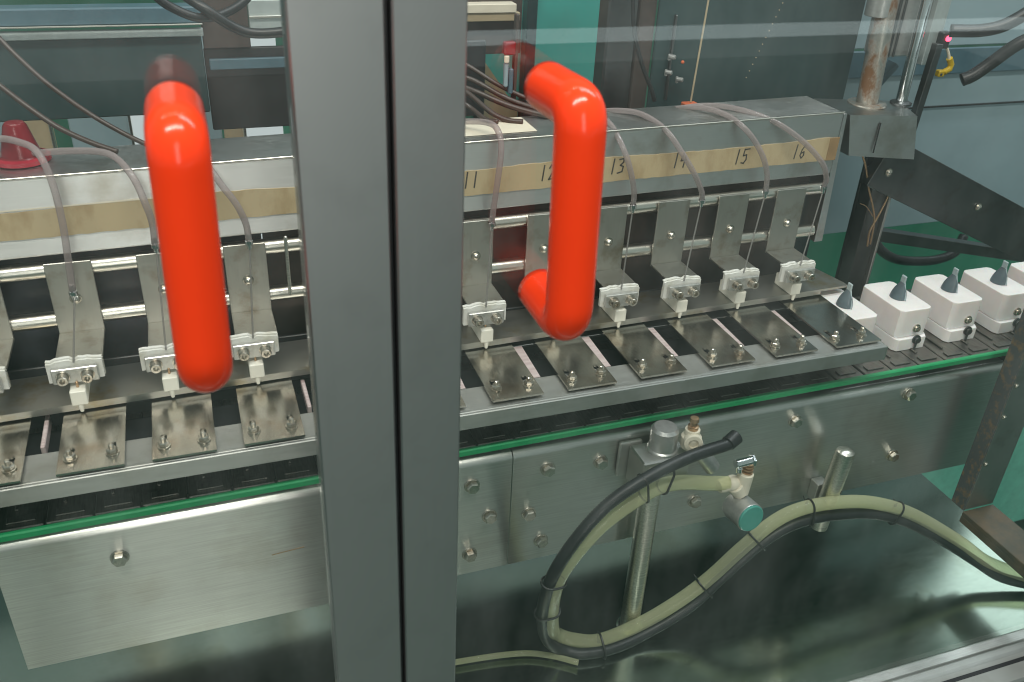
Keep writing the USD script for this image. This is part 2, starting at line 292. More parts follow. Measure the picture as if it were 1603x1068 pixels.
def shell(x, y, z, label):
    t = thing('suppository_shell', (x, y, z), label, 'shell', 'blue-grey shells in the carriers')
    V = []; n = 24; prof = [(1, 0), (.99, .15), (.93, .32), (.8, .5), (.6, .68), (.42, .82), (.34, .9)]
    H, rx, ry = .0175, .0072, .0080
    for k, (r, f) in enumerate(prof):
        a = np.linspace(0, 2 * math.pi, n, endpoint=False)
        flat = 1 - .55 * f
        V.append(np.c_[x + .0012 * f + rx * r * np.cos(a) * flat, y + ry * r * np.sin(a), np.full(n, z + .0002 + H * f)])
    V = np.vstack(V); F = []; j = np.arange(n); k = (j + 1) % n
    for i in range(len(prof) - 1):
        A, B = i * n, (i + 1) * n; F += [np.c_[A + j, A + k, B + k], np.c_[A + j, B + k, B + j]]
    V = np.vstack([V, [[x + .001, y, z + H * .9]], [[x, y, z]]]); L = len(prof) * n
    F += [np.c_[np.full(n, L), (len(prof) - 1) * n + j, (len(prof) - 1) * n + k], np.c_[np.full(n, L + 1), k, j]]
    t.part('body', trimesh.Trimesh(V, np.vstack(F), process=False), 'shell_shaded', 50)
    t.part('tab', box(x + .0002, x + .0022, y - .0030, y + .0030, z + H * .84, z + .0225, .0007), 'shell_lit')
    t.part('fin', trimesh.convex.convex_hull(np.array([(x + .0005, y - .0079, z + .0006), (x + .0018, y - .0079, z + .0006), (x + .0005, y - .0025, z + .0172), (x + .0020, y - .0025, z + .0172), (x + .0012, y - .0100, z + .0004)])), 'shell_lit')
names = ['white carrier block half hidden behind the end of the tray', 'white carrier block just clear of the tray end, its two front screws dark with grease', 'third white carrier block from the tray, clean glossy top', 'white carrier block next to last, greyed behind the glass reflection', 'last white carrier block, cut off by the right edge']
shn = ['blue-grey pointed shell in the carrier half hidden by the tray end', 'blue-grey pointed shell in the carrier just clear of the tray', 'blue-grey pointed shell in the third carrier from the tray', 'blue-grey pointed shell in the greyed carrier near the right edge', 'blue-grey shell in the last carrier at the right edge']
for i in range(5):
    x = .3445 + .0610 * i; z = carrier(i, x, names[i]); shell(x - .002, -.0555, z, shn[i])

# ================================================================== guide tray with slot plates
tray = thing('guide_tray', (0, -.11, -.085), 'long steel tray bar with bolted slot plates in front of the nozzles', 'tray')
ztt = -.0660
tray.part('front_bar', cat(box(-.40, .3345, -.1265, -.1235, -.0795, ztt, .0006)), 'tray_steel')
tray.part('top_flange', box(-.40, .3345, -.1233, -.0925, ztt - .0025, ztt - .0002, .0004), 'tray_steel')
tray.part('rear_flange', box(-.40, .3345, -.0420, -.020, ztt - .0030, ztt - .0005, .0004), 'dark_steel')
tray.part('end_cap', box(.3347, .3360, -.1260, -.1150, -.080, -.0665, .0003), 'rod_steel')
tray.part('bottom_return', box(-.40, .3345, -.1233, -.112, -.0795, -.078, .0003), 'tray_steel')
FR = {5: -.376, 6: -.315, 7: -.2575, 8: -.199, 9: -.141, 10: -.082, 11: -.0205, 12: .0405, 13: .102, 14: .1655, 15: .2265, 16: .2870}
from shapely.geometry import box as sbox, Point
def slot(x, y0, y1, r): return sbox(x - r, y0, x + r, y1).union(Point(x, y0).buffer(r)).union(Point(x, y1).buffer(r))
for n, x in FR.items():
    w = .0405 if n != 16 else .0455
    yf = -.1195 - (.0045 if n < 9 else 0); zr = random.uniform(-.0004, .0004); dx = random.uniform(-.0006, .0006)
    bx = [x + .0075, x + .0330] if n != 16 else [x + .0065, x + .0340]
    yb_ = yf + .0135
    poly = sbox(x, yf, x + w, -.030)
    for b in bx: poly = poly.difference(slot(b, yb_ - .002, yb_ + .0115, .0021))
    pl = tray.part('slot_plate', prism(poly, -.0640 + zr, -.0624 + zr), 'plate_steel', 20)
    for b in bx:
        z = -.0623 + zr; yy = yb_ + random.uniform(-.0012, .0012)
        pl.part('plate_bolt', cat(lathe([(.0018, 0), (.0044, 0), (.0044, .0009), (.0018, .0010)], (b, yy, z), (0, 0, 1), 16), hexnut((b, yy, z + .001), .0036, .0030, (0, 0, 1), random.random()), rod((b, yy, z - .003), (b, yy, z + .0075), .0018, 10)), 'bolt_steel', 25)
    if n != 16 and n not in (6, 7):
        e = x + w
        tray.part('carrier_top_strip', trimesh.convex.convex_hull(np.array([(e + .001, -.0905, -.0672), (e + .0085, -.0905, -.0672), (e + .001, -.034, -.0672), (e + .0105, -.034, -.0672), (e + .001, -.0905, -.075), (e + .0085, -.0905, -.075), (e + .001, -.034, -.075), (e + .0105, -.034, -.075)])) if n > 8 else box(e + .007, e + .0100, -.084, -.045, -.075, -.0668), 'pink_white')  # strip added in place of the carrier tops under the gap
tray.part('dark_channel', box(-.40, .33, -.0925, -.042, -.0840, -.0825), 'dark_void')

# ================================================================== nozzle ledge
yl = lambda x: -.0455 + .03 * x - .0005
lp = [(x, yl(x)) for x in np.linspace(-.40, .345, 12)] + [(.3595, -.0350), (.3600, -.0290), (.352, .0050), (-.40, -.012)]
ledge = thing('nozzle_ledge', (0, -.03, -.0575), 'long flat steel ledge under the nozzles, stained yellow along its front edge', 'ledge')
ledge.part('ledge_plate', prism(lp, -.0572, -.0550), 'ledge_steel', 20)
ledge.part('under_strip', prism([(x, yl(x) + .0008) for x in (-.40, .33)] + [(.33, yl(.33) + .006), (-.40, yl(-.4) + .006)], -.0608, -.0574), 'ledge_steel', 20)
ledge.part('rear_riser', box(-.40, .350, .006, .0085, -.112, -.0574), 'dark_void')

# ================================================================== filling manifold
mf = thing('filling_manifold', (0, .03, -.03), 'long square steel manifold beam with a strip of numbered masking tape and two rods below', 'manifold')
def tilt(m, k=.0150):
    m = m.copy(); v = m.vertices.copy(); v[:, 2] += k * v[:, 0]; m.vertices = v; return m
mf.part('beam', tilt(box(-.42, .3400, .0, .056, .0385, .0955, .0014)), 'beam_steel', 25)
mf.part('top_edge', tilt(box(-.42, .3400, -.0006, .0012, .0948, .0962, .0004)), 'rod_steel')
def endp(): 
    m = prism([(.3402, .0985), (.3402 + .0035, .0985), (.3490, -.024), (.3400, -.024)], -.052, -.001)
    A = np.array([[1, 0, 0, 0], [0, 0, -1, 0], [0, 1, 0, 0], [0, 0, 0, 1.]]); m.apply_transform(A); return m
mf.part('end_plate', endp(), 'beam_steel', 20)
mf.part('guide_rod', rod((-.42, .0065, .0195), (.3385, .0065, .0288), .0060, 20), 'rod_steel')
mf.part('guide_rod', rod((-.42, .0065, -.0195), (.3385, .0065, -.0135), .0060, 20), 'rod_steel')
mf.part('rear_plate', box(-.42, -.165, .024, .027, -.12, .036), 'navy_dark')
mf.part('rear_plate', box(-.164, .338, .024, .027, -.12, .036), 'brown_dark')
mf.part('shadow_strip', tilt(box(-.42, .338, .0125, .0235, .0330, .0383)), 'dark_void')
def ragged(x0, x1, z0, z1, amp):
    r = np.random.default_rng(5); xs = np.arange(x0, x1 + .001, .006)
    poly = [(x, z0 + r.uniform(-amp, amp)) for x in xs] + [(x, z1 + r.uniform(-amp, amp) + .0012 * math.sin(x * 21)) for x in xs[::-1]]
    m = prism(poly, -.0001, .0003 + .0003); A = np.array([[1, 0, 0, 0], [0, 0, -1, 0], [0, 1, 0, 0], [0, 0, 0, 1.]]); m.apply_transform(A); m.apply_translation((0, -.0001, 0)); return tilt(m)
tape = ragged(-.42, .330, .0526, .0731, .0004); tp = mf.part('masking_tape', tape, 'tape_paper')
mf.part('masking_tape', tilt(box(.3302, .3404, -.0007, -.0001, .0524, .0733, .0001)), 'tape_brown', label='brown end of the masking tape')
G = {'1': [[(.5, 1), (.45, 0)]], '2': [[(.1, .8), (.3, 1), (.7, .95), (.75, .7), (.2, .05), (.95, .1)]], '3': [[(.1, .95), (.7, 1), (.75, .75), (.35, .55), (.8, .45), (.75, .1), (.1, .02)]],
     '4': [[(.35, 1), (.1, .45), (.9, .5)], [(.7, .8), (.6, 0)]], '5': [[(.25, 1), (.2, .55), (.7, .6), (.8, .25), (.5, 0), (.1, .05)], [(.25, .98), (1.0, 1.02)]], '6': [[(.7, 1), (.3, .6), (.2, .2), (.5, 0), (.8, .2), (.7, .45), (.25, .35)]]}
def digits(txt, x, z, h=.0125):
    out = []; w = h * .5
    for i, ch in enumerate(txt):
        for st in G[ch]:
            for (a, b), (c, d) in zip(st[:-1], st[1:]):
                ox = x + (i - 1) * w * 1.15
                p0 = np.array([ox + a * w + .18 * b * w, -.0008, z + b * h - h / 2]); p1 = np.array([ox + c * w + .18 * d * w, -.0008, z + d * h - h / 2])
                q = (p1 - p0) / np.linalg.norm(p1 - p0) * .0005
                out.append(obox(p0 - q, p1 + q, .0003, .0012, up=np.cross((0, 1, 0), q), c=.0001))
    return cat(*out)
for k, x, z in ((11, -.0041, .0670), (12, .0603, .0680), (13, .1219, .0690), (14, .1802, .0700), (15, .2403, .0690), (16, .2997, .0695)):
    tp.part('written_number', digits(str(k), x, z - .0015), 'ink', 20)
mf.part('guide_pin', rod((-.1495, -.006, .035), (-.1500, -.010, -.012), .0014, 10), 'rod_steel')
mf.part('tape_note', tilt(box(-.4, -.235, -.0008, -.00065, .0735, .0745, .0001)), 'cream')

# ================================================================== nozzle brackets
def ybr(x): return -.0388 + .0158 * x
bl = {5: 'steel nozzle bracket cut off by the left edge', 6: 'steel nozzle bracket left of the left red handle, a clear tube hanging over its bolt', 7: 'steel nozzle bracket mostly hidden behind the left red handle', 8: 'steel nozzle bracket between the left red handle and the door post',
      11: 'steel nozzle bracket right beside the door post, under the number 11', 12: 'steel nozzle bracket half hidden by the right red handle', 13: 'steel nozzle bracket just right of the right red handle', 14: 'steel nozzle bracket under the number 14', 15: 'steel nozzle bracket under the number 15, second from the right end', 16: 'last steel nozzle bracket at the right end, under the number 16'}
for n, label in bl.items():
    x = .06 * (n - 11) + .0005; yb = ybr(x) + random.uniform(-.0006, .0006); rnd = random.uniform(-.0006, .0006)
    t = thing('nozzle_bracket', (x, 0, -.0285), label, 'bracket', 'nozzle brackets in a row')
    w = .0153 + rnd * .3; zt = .0310 + .004 * (x / .3) * .6
    t.part('upright', box(x - w, x + w, -.0020, -.0001, -.0284, zt, .0004), 'bracket_steel', 20)
    t.part('shelf', box(x - w, x + w, yb, -.0021, -.0284, -.0264, .0004), 'bracket_steel', 20)
    t.part('front_lip', box(x - w, x + w, yb - .0001, yb + .0016, -.0405, -.0285, .0003), 'bracket_steel', 20)
    t.part('upright_bolt', dome_bolt((x + .0005 + rnd, -.0021, .0003), .0031, .0036, (0, -1, 0)), 'bolt_steel')
    # cloth pad with a ragged top edge, a notch in the middle
    cx = x - .0032; pts_t = []
    xs = np.linspace(-.0178, .0178, 13)
    top = [-.0262 + .0014 * math.sin((q + .0178) / .0356 * math.pi) + random.uniform(-.0006, .0006) - (.0016 if abs(q) < .001 else 0) for q in xs]
    low = [-.0415 + random.uniform(-.0007, .0007) + .001 * abs(q) / .0178 for q in xs]
    pad = prism([(cx + q, z) for q, z in zip(xs, low)] + [(cx + q, z) for q, z in zip(xs[::-1], top[::-1])], -.0029, 0)
    A = np.array([[1, 0, 0, 0], [0, 0, -1, 0], [0, 1, 0, 0], [0, 0, 0, 1.]]); pad.apply_transform(A); pad.apply_translation((0, yb - .0031, 0)); 
    t.part('cloth_pad', pad, 'cloth', 30)
    tl = prism([(cx + q, z + .0003) for q, z in zip(xs, [min(v, -.0262) for v in top])] + [(cx + q, z + .0012) for q, z in zip(xs[::-1], top[::-1])], -.0058, -.0029); tl.apply_transform(A); tl.apply_translation((0, yb - .0045, 0))
    t.part('cloth_fold', tl, 'cloth', 30)
    c0 = yb - .0037
    t.part('clamp_plate', box(cx - .0148, cx + .0148, c0 - .0042, c0, -.0402, -.0284, .0006), 'clamp_metal', 20)
    for s in (-1, 1):
        t.part('clamp_screw', cat(rod((cx + s * .0078, c0 - .0043, -.0345), (cx + s * .0078, c0 - .0050, -.0345), .0046, 14, .0001), socket((cx + s * .0078, c0 - .0051, -.0345), .0038, .0054, (0, -1, 0))), 'bolt_steel', 35)
    yn = yl(x) - .0035
    t.part('nozzle_block', box(cx - .0052, cx + .0052, yn, -.014, -.0545, -.0432, .0006), 'teflon', 20)
    t.part('nozzle_tip', lathe([(0, 0), (.0012, 0), (.0020, .004), (.0020, .0062), (0, .0062)], (cx, yn + .0022, -.0607), (0, 0, 1), 12), 'teflon')
    t.part('feed_pin', rod((cx, yn + .006, -.0431), (cx, yn + .006, -.0385), .0009, 8), 'copper')

# ================================================================== clear feed tubes
tubes = {16: [(.185, .075, .088), (.197, .06, .093), (.223, .045, .100), (.243, .025, .102), (.266, 0, .097), (.291, -.012, .082), (.314, -.016, .062), (.326, -.012, .045), (.329, -.008, .037)],
         15: [(.180, .075, .088), (.194, .06, .093), (.21, .035, .102), (.224, .01, .102), (.235, -.01, .093), (.249, -.016, .075), (.26, -.014, .056), (.267, -.008, .038)],
         14: [(.125, .065, .092), (.136, .05, .0985), (.153, .03, .101), (.162, 0, .096), (.173, -.016, .079), (.186, -.018, .061), (.199, -.012, .043), (.203, -.008, .035)],
         13: [(.108, .06, .095), (.114, .04, .099), (.118, .012, .099), (.121, -.012, .084), (.127, -.016, .067), (.134, -.012, .049), (.137, -.008, .036)],
         11: [(-.02, .05, .096), (.001, .03, .1025), (.013, .012, .106), (.016, -.003, .104), (.016, -.012, .092), (.013, -.014, .065), (.012, -.01, .042), (.012, -.008, .032)],
         8: [(-.212, .035, .094), (-.206, .015, .0975), (-.198, -.002, .092), (-.190, -.012, .08), (-.182, -.016, .067), (-.177, -.014, .051), (-.176, -.008, .036)],
         7: [(-.345, .035, .096), (-.314, .03, .0975), (-.285, .02, .101), (-.26, .005, .102), (-.247, -.012, .092), (-.241, -.02, .074), (-.239, -.016, .058), (-.24, -.008, .040)],
         6: [(-.36, .04, .100), (-.331, .03, .109), (-.313, .01, .112), (-.301, -.008, .11), (-.295, -.018, .093), (-.294, -.02, .065), (-.296, -.018, .036), (-.298, -.014, .013)]}
tl_ = {16: 'rightmost clear feed tube, arching past number 16 to the end plate', 15: 'clear feed tube arching between number 15 and number 16', 14: 'clear feed tube that crosses number 14', 13: 'clear feed tube coming out behind the right red handle past number 13', 11: 'clear feed tube bending down beside number 11 and the door post',
       8: 'short clear feed tube between the left red handle and the door post', 7: 'clear feed tube arching behind the left red handle', 6: 'leftmost clear feed tube hanging down across a bracket'}
for n, pth in tubes.items():
    e = np.array(pth[-1]); t = thing('feed_tube', e, tl_[n], 'tube', 'clear feed tubes of the nozzles')
    t.part('hose', tube(spline(pth, 7), .0024, 12), 'clear_tube', True)
    t.part('fitting', lathe([(0, -.0075), (.0016, -.0075), (.0019, -.004), (.0030, -.0038), (.0030, -.001), (.0020, -.0006), (.0017, .004), (0, .004)], e, (0, 0, 1), 12), 'chrome')
    x = .06 * (n - 11) + .0005; k = np.array([x - .0030, ybr(x) - .004, -.026])
    t.part('needle', rod(e + (0, 0, -.007), k, .0007, 8, .0001), 'needle')

# ================================================================== cabinet doors with the red handles
def bend(p, rs=.014, k=8):
    p = [np.array(q, float) for q in p]; out = [p[0]]
    for a, b, c, r in zip(p[:-2], p[1:-1], p[2:], rs):
        u = (a - b) / np.linalg.norm(a - b); v = (c - b) / np.linalg.norm(c - b)
        s, e = b + u * r, b + v * r
        for t in np.linspace(0, 1, k): out.append((1 - t) ** 2 * s + 2 * t * (1 - t) * b + t * t * e)
    return np.array(out + [p[-1]])
def dense(p, step=.004):
    out = [p[0]]
    for a, b in zip(p[:-1], p[1:]):
        m = max(1, int(np.linalg.norm(b - a) / step)); out += [a + (b - a) * i / m for i in range(1, m + 1)]
    return np.array(out)
def door(label, stile, panes, hx, hz1, hz0, hlabel):
    t = thing('cabinet_door', ((panes[0] + panes[1]) / 2, -.278, -.36), label, 'door')
    for a, b in stile: t.part('stile', box(a, b, -.286, -.268, -.318, .34, .0008), 'stile_steel', 25)
    t.part('glass_pane', box(panes[0], panes[1], -.2780, -.2745, -.317, .339, .0003), 'pane')
    h = t.part('handle', tube(dense(bend([(hx[0], -.2785, hz1 - .001), (hx[0], -.316, hz1), (hx[1], -.316, hz0), (hx[1], -.2785, hz0 + .0005)], (.0085, .0125), 9)), .0107, 28), 'red_plastic', True, hlabel)
door('left glass cabinet door with a red tube handle in front of the left machine half', [(-.47, -.432), (-.1668, -.1299)], (-.4318, -.1670), (-.2100, -.2122), .2107, .1129, 'red plastic handle seen head-on')
door('right glass cabinet door with a red tube handle seen from the side', [(-.1272, -.0968), (.62, .655)], (-.0966, .6198), (-.0585, -.0560), .2128, .1136, 'red plastic handle seen from its left side')
single('door_seal', box(-.1296, -.1275, -.2800, -.270, -.318, .34, .0003), 'black_rubber', 'black rubber seal in the gap between the two steel door stiles', 'seal')

# ================================================================== stand, rod, regulator, hoses
st = thing('sensor_stand', (.115, -.135, -.326), 'steel round post with a square clamp block at the panel top', 'stand')
st.part('post', rod((.115, -.137, -.3258), (.115, -.137, -.158), .0088, 24), 'rod_steel')
st.part('clamp_block', box(.096, .138, -.152, -.1255, -.1570, -.1225, .0012), 'tray_steel', 20)
st.part('back_block', box(.088, .108, -.1253, -.1215, -.1540, -.1200, .001), 'tray_steel', 20)
st.part('turret', lathe([(0, 0), (.0125, 0), (.0125, .002), (.0112, .003), (.0112, .020), (.0090, .0225), (0, .0225)], (.119, -.138, -.1224), (0, 0, 1), 24), 'silver_paint')
st.part('block_screw', socket((.105, -.1521, -.1335), .0042, .002, (0, -1, 0)), 'bolt_steel')
st.part('post_collar', lathe([(.0089, 0), (.0120, 0), (.0120, .002), (.0105, .0032), (.0089, .0032)], (.115, -.137, -.3258), (0, 0, 1), 24), 'bolt_steel')
sp = thing('support_peg', (.302, -.140, -.26), 'short shiny round-topped steel peg on the panel that carries the hoses', 'peg')
sp.part('peg', lathe([(0, 0), (.0085, 0), (.0085, .086), (.0078, .0885), (.005, .0905), (0, .091)], (.302, -.1385, -.2500), (.05, -.03, 1), 24), 'rod_steel')
sp.part('set_screw', dome_bolt((.3105, -.1445, -.1680), .0026, .0025, (.6, -.8, 0)), 'dark_steel')
sp.part('set_screw', dome_bolt((.3085, -.1450, -.2050), .0026, .0025, (.6, -.8, 0)), 'dark_steel')
sp.part('peg_bracket', box(.296, .308, -.131, -.1202, -.226, -.206), 'tray_steel')
vb = thing('air_regulator', (.185, -.165, -.20), 'small cream air regulator with a round teal knob and a metal plug', 'regulator')
ax = np.array([.07, -.985, .12]); ax /= np.linalg.norm(ax)
kc = np.array([.1868, -.168, -.1790])
vb.part('knob', lathe([(0, -.012), (.0118, -.012), (.0128, -.008), (.0128, .0095), (.0122, .0108), (0, .0108)], kc, ax, 32), 'silver_paint')
vb.part('knob_cap', lathe([(0, .0109), (.0120, .0109), (.0120, .0120), (.0112, .0128), (0, .0130)], kc, ax, 32), 'teal_disc')
vb.part('body', cat(rod((.1870, -.160, -.165), (.1885, -.160, -.1450), .0066, 18), rod((.1870, -.160, -.165), (.1800, -.160, -.1560), .0070, 18)), 'cream')
vb.part('elbow', cat(lathe([(0, -.008), (.0055, -.008), (.0062, -.004), (.0062, .004), (.0048, .007), (0, .0075)], (.1745, -.157, -.1560), (.9, 0, .1), 16), trimesh.creation.icosphere(2, .0072).apply_translation((.1790, -.158, -.1555))), 'cream')
vb.part('plug', cat(rod((.1760, -.160, -.1335), (.1925, -.160, -.1330), .0040, 14), rod((.1800, -.1605, -.1370), (.1805, -.1605, -.1420), .0030, 12), hexnut((.1905, -.160, -.133), .0052, .003, (1, 0, 0))), 'chrome')
vb.part('spring_post', cat(*[lathe([(.0020, 0), (.0046, .0006), (.0046, .0016), (.0020, .0022)], (.1895, -.160, -.1452 + .0030 * k), (0, 0, 1), 16) for k in range(4)], rod((.1895, -.160, -.146), (.1895, -.160, -.1320), .0026, 10)), 'copper')
vf = thing('push_fitting', (.140, -.145, -.13), 'cream push-in fitting with a brass top beside the clamp block', 'fitting')
vf.part('barrel', cat(lathe([(0, 0), (.0075, 0), (.0082, .002), (.0082, .010), (.0062, .012), (.0060, .017), (0, .017)], (.1385, -.147, -.117), (0, 0, 1), 18), lathe([(0, 0), (.0072, 0), (.0076, .009), (.0070, .0095), (.0040, .0095), (.0038, .004), (0, .004)], (.1385, -.147, -.1090), (-.3, -.9, .1), 18)), 'cream')
vf.part('brass_top', cat(lathe([(0, 0), (.0042, 0), (.0045, .003), (.0030, .0035), (.0028, .007), (.0040, .0075), (.0034, .0105), (0, .0110)], (.1385, -.147, -.0998), (0, 0, 1), 14)), 'copper')
vf.part('arm', rod((.144, -.146, -.1180), (.162, -.150, -.1420), .0068, 16), 'silver_paint')
bh = [(.170, -.158, -.109), (.164, -.16, -.111), (.128, -.165, -.112), (.09, -.17, -.12), (.056, -.175, -.134), (.03, -.18, -.157), (.013, -.18, -.19), (.0115, -.17, -.235), (.0215, -.155, -.284), (.033, -.150, -.309), (.045, -.151, -.3185), (.06, -.158, -.320), (.088, -.16, -.320), (.121, -.156, -.317), (.165, -.153, -.3), (.194, -.152, -.273), (.223, -.151, -.247), (.248, -.15, -.233), (.273, -.15, -.227), (.301, -.151, -.227), (.347, -.151, -.236), (.387, -.16, -.249), (.431, -.172, -.275), (.468, -.185, -.3), (.491, -.2, -.313), (.533, -.22, -.3205)]
B = thing('black_hose', (.1, -.16, -.325), 'black corrugated hose looping from the clamp block along the pan to the right', 'hose')
B.part('jacket', tube(dense(spline(bh, 10), .0009), .0048, 14, .09), 'black_rubber', True)
d_ = (np.array(bh[0]) - np.array(bh[1])); d_ /= np.linalg.norm(d_)
B.part('end_sleeve', rod(np.array(bh[0]) - d_ * .006, np.array(bh[0]) + d_ * .005, .0062, 18), 'black_rubber')
ch = [(.177, -.157, -.1560), (.155, -.158, -.1500), (.126, -.16, -.141), (.102, -.165, -.137), (.077, -.17, -.143), (.052, -.175, -.154), (.032, -.178, -.173), (.019, -.178, -.197), (.019, -.17, -.234), (.027, -.158, -.277), (.040, -.142, -.306), (.055, -.146, -.3135), (.078, -.152, -.3155), (.117, -.150, -.310), (.153, -.15, -.293), (.182, -.15, -.272), (.211, -.149, -.245), (.24, -.148, -.222), (.268, -.148, -.213), (.306, -.150, -.213), (.351, -.15, -.225), (.392, -.16, -.241), (.445, -.175, -.275), (.48, -.19, -.3), (.527, -.22, -.311)]
Cc = thing('clear_hose', (.1, -.15, -.325), 'yellowish clear hose tied to the black hose with cable ties', 'hose')
cs = spline(ch, 8); Cc.part('hose', tube(cs, .0062, 16), 'clear_hose', True)
bs = spline(bh, 10)
for f in (.115, .15, .30, .345, .50, .615, .68, .76, .86):
    i = int(f * len(cs)); c = cs[i]; b = bs[np.argmin(np.linalg.norm(bs - c, axis=1))]; dist = np.linalg.norm(b - c)
    tg = cs[min(i + 1, len(cs) - 1)] - cs[i - 1]; tg /= np.linalg.norm(tg); u = (b - c) / dist; u = u - tg * (u @ tg); u /= np.linalg.norm(u); w = np.cross(tg, u)
    R = .0068; L = min(dist, .016); a = np.linspace(math.pi / 2, 3 * math.pi / 2, 9); loop = [c + R * (np.cos(q) * u + np.sin(q) * w) for q in a] + [c + u * L + R * .95 * (-np.cos(q) * u - np.sin(q) * w) for q in a]
    loop.append(loop[0])
    tie = tube(np.array(loop), .0010, 6)
    tail = rod(c + R * w, c + R * w + (w * .6 + u * -.4) * .009, .0007, 6)
    Cc.part('cable_tie', cat(tie, tail, box(-.0016, .0016, -.0016, .0016, -.0016, .0016).apply_translation(c + R * w)), 'tie_black')
single('pan_pipe', tube(spline([(-.20, -.1225, -.3205), (-.15, -.126, -.3205), (-.05, -.133, -.3205), (.004, -.140, -.3205), (.03, -.150, -.3205), (.052, -.165, -.3205)], 8), .0026, 12), 'clear_hose', 'thin clear pipe lying flat on the pan behind the door stiles', 'pipe', smooth=True)

# ================================================================== right end frames
ef = thing('post_frame', (.48, -.16, -.33), 'dark angle-iron end frame with rusty edge at the lower right', 'frame')
ef.part('front_leaf', box(.470, .506, -.1510, -.1480, -.262, .06, .0006), 'post_steel')
ef.part('rust_edge', box(.4675, .4698, -.1515, -.135, -.262, .06, .0004), 'rust_edge')
ef.part('foot_bar', box(.4675, .506, -.300, -.1512, -.2680, -.2625, .0006), 'rust_brown')
ef.part('foot_web', box(.4675, .4700, -.300, -.1512, -.2755, -.2682, .0004), 'rust_brown')
for z in (-.115, -.150, -.205): ef.part('frame_screw', dome_bolt((.4700 + .004, -.1512, z), .0020, .0018, (0, -1, 0)), 'bolt_steel')
gp = thing('green_machine', (.9, .35, -.36), 'bright green painted cabinet standing behind the conveyor end', 'cabinet')
gp.part('cabinet_body', box(.62, 1.5, .36, .80, -.9, -.195, .004), 'green_enamel')
gp.part('cabinet_base', box(.60, 1.5, .33, .3595, -.9, -.46, .003), 'lightened_green')  # base colour lightened to offset the shade it stands in
gd = thing('blue_drum', (.86, .1, -.43), 'grey-blue round drum lid low at the right edge', 'drum')
gd.part('lid', lathe([(0, 0), (.10, 0), (.10, .02), (.09, .03), (0, .03)], (.98, .20, -.44), (0, 0, 1), 32), 'grey_blue')
inc = thing('inclined_bar', (.46, .05, -.15), 'dark steel frame of a sloping bar on an upright behind the carriers', 'frame')
inc.part('sloping_bar', obox((.436, .05, .0330), (.76, .05, -.1120), .012, .052, up=(0, 0, 1)), 'dark_steel')
inc.part('upright', box(.446, .466, .057, .075, -.20, .018), 'dark_steel')
inc.part('dark_backing', box(.4500, .4880, .080, .084, -.20, .045), 'dark_steel')  # sheet added as dark backing for the dark area below the carriage
inc.part('upright_edge', box(.4662, .4692, .052, .075, -.20, .008), 'tray_steel')
inc.part('lower_bar', obox((.49, .100, -.0710), (.80, .100, -.1400), .014, .013), 'dark_steel')
for x, z in ((.582, -.027), (.448, .022)): inc.part('bar_bolt', dome_bolt((x, .0435, z), .0032, .003, (0, -1, 0)), 'bolt_steel')
cl = thing('cable_loop', (.79, .3, -.27), 'black cable hanging in a loop in front of the green cabinet', 'cable')
cl.part('cable', tube(spline([(.706, .31, -.188), (.7168, .3, -.2055), (.7477, .3, -.2235), (.7858, .3, -.2320), (.8286, .3, -.2345), (.8615, .3, -.2255), (.880, .31, -.205)], 8), .007, 12), 'black_rubber', True)
wr = thing('copper_wires', (.456, .055, -.06), 'two thin bare copper wires twisted together in front of the dark upright', 'wire')
wr.part('wire', tube(spline([(.407, .05, .052), (.422, .05, .030), (.434, .05, .004), (.447, .05, -.020), (.453, .05, -.037), (.455, .05, -.060)], 6), .0011, 8), 'copper', True)
wr.part('wire', tube(spline([(.464, .05, .012), (.461, .05, -.010), (.455, .05, -.030), (.450, .05, -.045), (.452, .05, -.062)], 6), .0011, 8), 'copper', True)
wr.part('stray_end', tube(spline([(.449, .05, -.028), (.437, .05, -.016), (.428, .05, -.012)], 5), .0005, 6), 'copper', True)

# ================================================================== lifting column at the right end of the beam
lc = thing('lift_carriage', (.39, .03, .03), 'steel carriage block at the manifold end carrying a rusty column and chrome rod', 'carriage')
lc.part('carriage_block', trimesh.convex.convex_hull(np.array([(.3462, .0, .098), (.418, -.004, .094), (.438, .044, .094), (.3462, .054, .098), (.3552, .0, .060), (.430, -.002, .052), (.438, .044, .052), (.3552, .054, .060)])), 'beam_steel', 20)
lc.part('carriage_seam', box(.3790, .3800, -.0035, -.0022, .062, .090, .0002), 'dark_void')
col = lc.part('rusty_column', rod((.3905, .033, .0945), (.3850, .040, .30), .0098, 24), 'rusty')
lc.part('column_sleeve', rod((.3838, .0385, .174), (.3822, .040, .30), .0118, 24), 'silver_paint')
lc.part('column_flange', lathe([(.0100, 0), (.0175, 0), (.0175, .0018), (.0100, .0022)], (.3905, .033, .0962), (0, 0, 1), 24), 'rusty')
lc.part('chrome_rod', rod((.4300, .033, .0945), (.4280, .034, .30), .0052, 20), 'chrome')
lc.part('rod_collar', lathe([(.0053, 0), (.0100, 0), (.0100, .0020), (.0070, .0034), (.0053, .0034)], (.4300, .033, .0945), (0, 0, 1), 20), 'dark_steel')
gu = thing('slide_cylinder', (.43, .05, .13), 'grey flat air cylinder beside the chrome rod', 'air cylinder')
gu.part('cylinder_body', box(.405, .462, .047, .072, .1350, .30, .0015), 'silver_paint', 20)
gu.part('face_rail', box(.4115, .4140, .0445, .0468, .1352, .30), 'dark_steel')
gu.part('face_rail', box(.4175, .4195, .0445, .0468, .1352, .30), 'dark_steel')
gu.part('side_channel', box(.449, .4625, .0400, .0467, .1280, .30, .0006), 'pale_frame')
fr = thing('dark_strut', (.45, .06, .05), 'dark square strut running down behind the chrome rod', 'strut')
